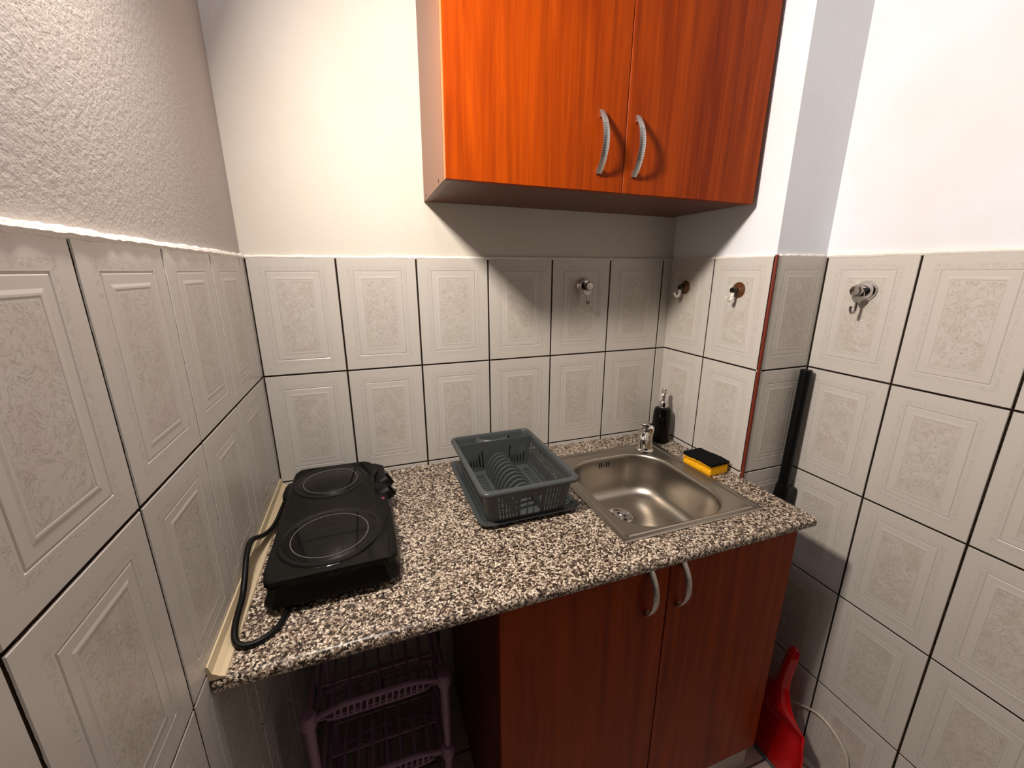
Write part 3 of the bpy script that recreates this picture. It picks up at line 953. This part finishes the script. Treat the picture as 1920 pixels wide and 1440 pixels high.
def brown_hook(label, y):
    h = thing('suction_hook', label, 'hook', (XA-0.0002, y, J0+0.210), (0, 0, -PI/2), 'brown suction hooks on the pillar')
    My = Matrix.Rotation(PI/2, 4, 'X')
    b = lathe([(0.0215, 0.0), (0.0215, 0.001), (0.0150, 0.0035), (0.0085, 0.007), (0.0075, 0.010)], 36, My)
    obj('cup', b, M_BROWNCUP, h, smooth=True)
    b = lathe([(0.0070, 0.009), (0.0090, 0.012), (0.0095, 0.020), (0.0070, 0.025), (0.0, 0.026)], 24, My)
    obj('knob', b, M_DARKCUP, h, smooth=True)
    b = bmesh.new()
    P = smooth_path([(0, -0.020, -0.004), (0, -0.0205, -0.014), (0, -0.0215, -0.022), (0, -0.027, -0.0285), (0, -0.034, -0.027), (0, -0.039, -0.021), (0, -0.041, -0.016)], 5)
    add_tube(b, P, [0.0048]*8+[0.0040]*10+[0.0034]*(len(P)-18), 10)
    add_lathe(b, [(0.0060, 0.0165), (0.0060, 0.0205)], 20, My)
    obj('hook_arm', b, M_WHITE, h, smooth=True)
brown_hook('white hook on a brown suction cup, deeper in the corner', -0.073)
brown_hook('white hook on a brown suction cup, nearer the rust-red pillar edge', -0.283)

# ------------------------------------------------------------------ broom standing in the corner behind the worktop end
br = thing('broom', 'black pole leaning in the corner between pillar and right wall', 'broom', (1.372, -0.4085, 0.0))
top = Vector((1.405-1.372, -0.4045+0.4085, 1.193))
def lerp(z): return top*(z/1.193)
b = tube([lerp(0.11), lerp(0.80), lerp(1.193)], [0.0145, 0.0145, 0.0145], 18)
obj('pole', b, M_POLE, br, smooth=True)
b = tube([lerp(0.02), lerp(0.05), lerp(0.12), lerp(0.16)], [0.02, 0.022, 0.020, 0.0165], 18)
obj('socket', b, M_POLE, br, smooth=True)
b = bmesh.new()
add_tube(b, [lerp(0.780)+Vector((-0.001, 0, 0)), lerp(0.800), lerp(0.835), lerp(0.850)], [0.021, 0.021, 0.0185, 0.015], 18)
obj('collar', b, M_POLE, br, smooth=True)
b = bmesh.new()
add_box(b, 0.024, 0.056, -0.020, 0.012, 0.775, 0.838, 0.006, 2)
obj('clamp', b, M_BRISTLE, br, smooth=True)

# ------------------------------------------------------------------ dustpan leaning on the right wall
lean = math.atan2(0.088, 0.385)
dp = thing('dustpan', 'glossy red plastic dustpan leaning against the right wall', 'dustpan', (1.312, -0.554, 0.004), (0, lean, 0))
# local: z up the pan, y across, -x towards the room
def hwid(h):
    K = [(0, 0.112), (0.04, 0.119), (0.09, 0.122), (0.13, 0.114), (0.17, 0.094), (0.20, 0.068), (0.235, 0.040), (0.27, 0.024), (0.30, 0.0185), (0.34, 0.0180), (0.37, 0.0175), (0.386, 0.0135), (0.395, 0.004)]
    for (a, wa), (c, wc_) in zip(K, K[1:]):
        if h <= c:
            t = (h-a)/(c-a); t = t*t*(3-2*t)*0.35+t*0.65
            return wa+(wc_-wa)*t
    return K[-1][1]
def sst(a, c, x):
    t = max(0, min(1, (x-a)/(c-a))); return t*t*(3-2*t)
b = bmesh.new()
NH, NS = 48, 26
rows = []
for i in range(NH+1):
    h = 0.395*i/NH
    w_ = hwid(h)
    row = []
    back = sst(0.135, 0.215, h)
    for j in range(NS+1):
        s = -1+2*j/NS
        side = sst(0.72, 0.97, abs(s))*(1-back)*(0.35+0.65*sst(0, 0.10, h))
        rise = 0.036*max(back, side)
        crown = 0.012*back*(1-s*s)*(1-sst(0.365, 0.40, h))
        lipf = -0.006*sst(0.90, 1.0, abs(s))*(1-back)
        row.append(b.verts.new((-(rise+crown)-0.001, s*w_+0.0*lipf, h)))
    rows.append(row)
for i in range(NH):
    for j in range(NS):
        b.faces.new((rows[i][j], rows[i][j+1], rows[i+1][j+1], rows[i+1][j]))
o = obj('pan', b, M_RED, dp, smooth=True, angle=80)
solidify(o, 0.0028, 0)
b = bmesh.new()
add_box(b, -0.006, 0.002, -0.106, 0.106, -0.003, 0.006, 0.001)
o = obj('rubber_lip', b, M_LIP, dp)
o['label'] = 'grey rubber lip'

# ------------------------------------------------------------------ loose white cable
P = [(1.395, -0.50, 0.10), (1.418, -0.535, 0.145), (1.424, -0.575, 0.172), (1.4255, -0.62, 0.190), (1.4255, -0.665, 0.180), (1.425, -0.70, 0.150), (1.424, -0.712, 0.105), (1.422, -0.700, 0.055), (1.418, -0.665, 0.018), (1.410, -0.62, 0.005), (1.395, -0.58, 0.0045)]
o = obj('white_cable', tube(smooth_path(P, 8), 0.0032, 10), M_WCABLE, smooth=True)
tag(o, 'thin white cable looping against the right wall beside the dustpan', 'cable')
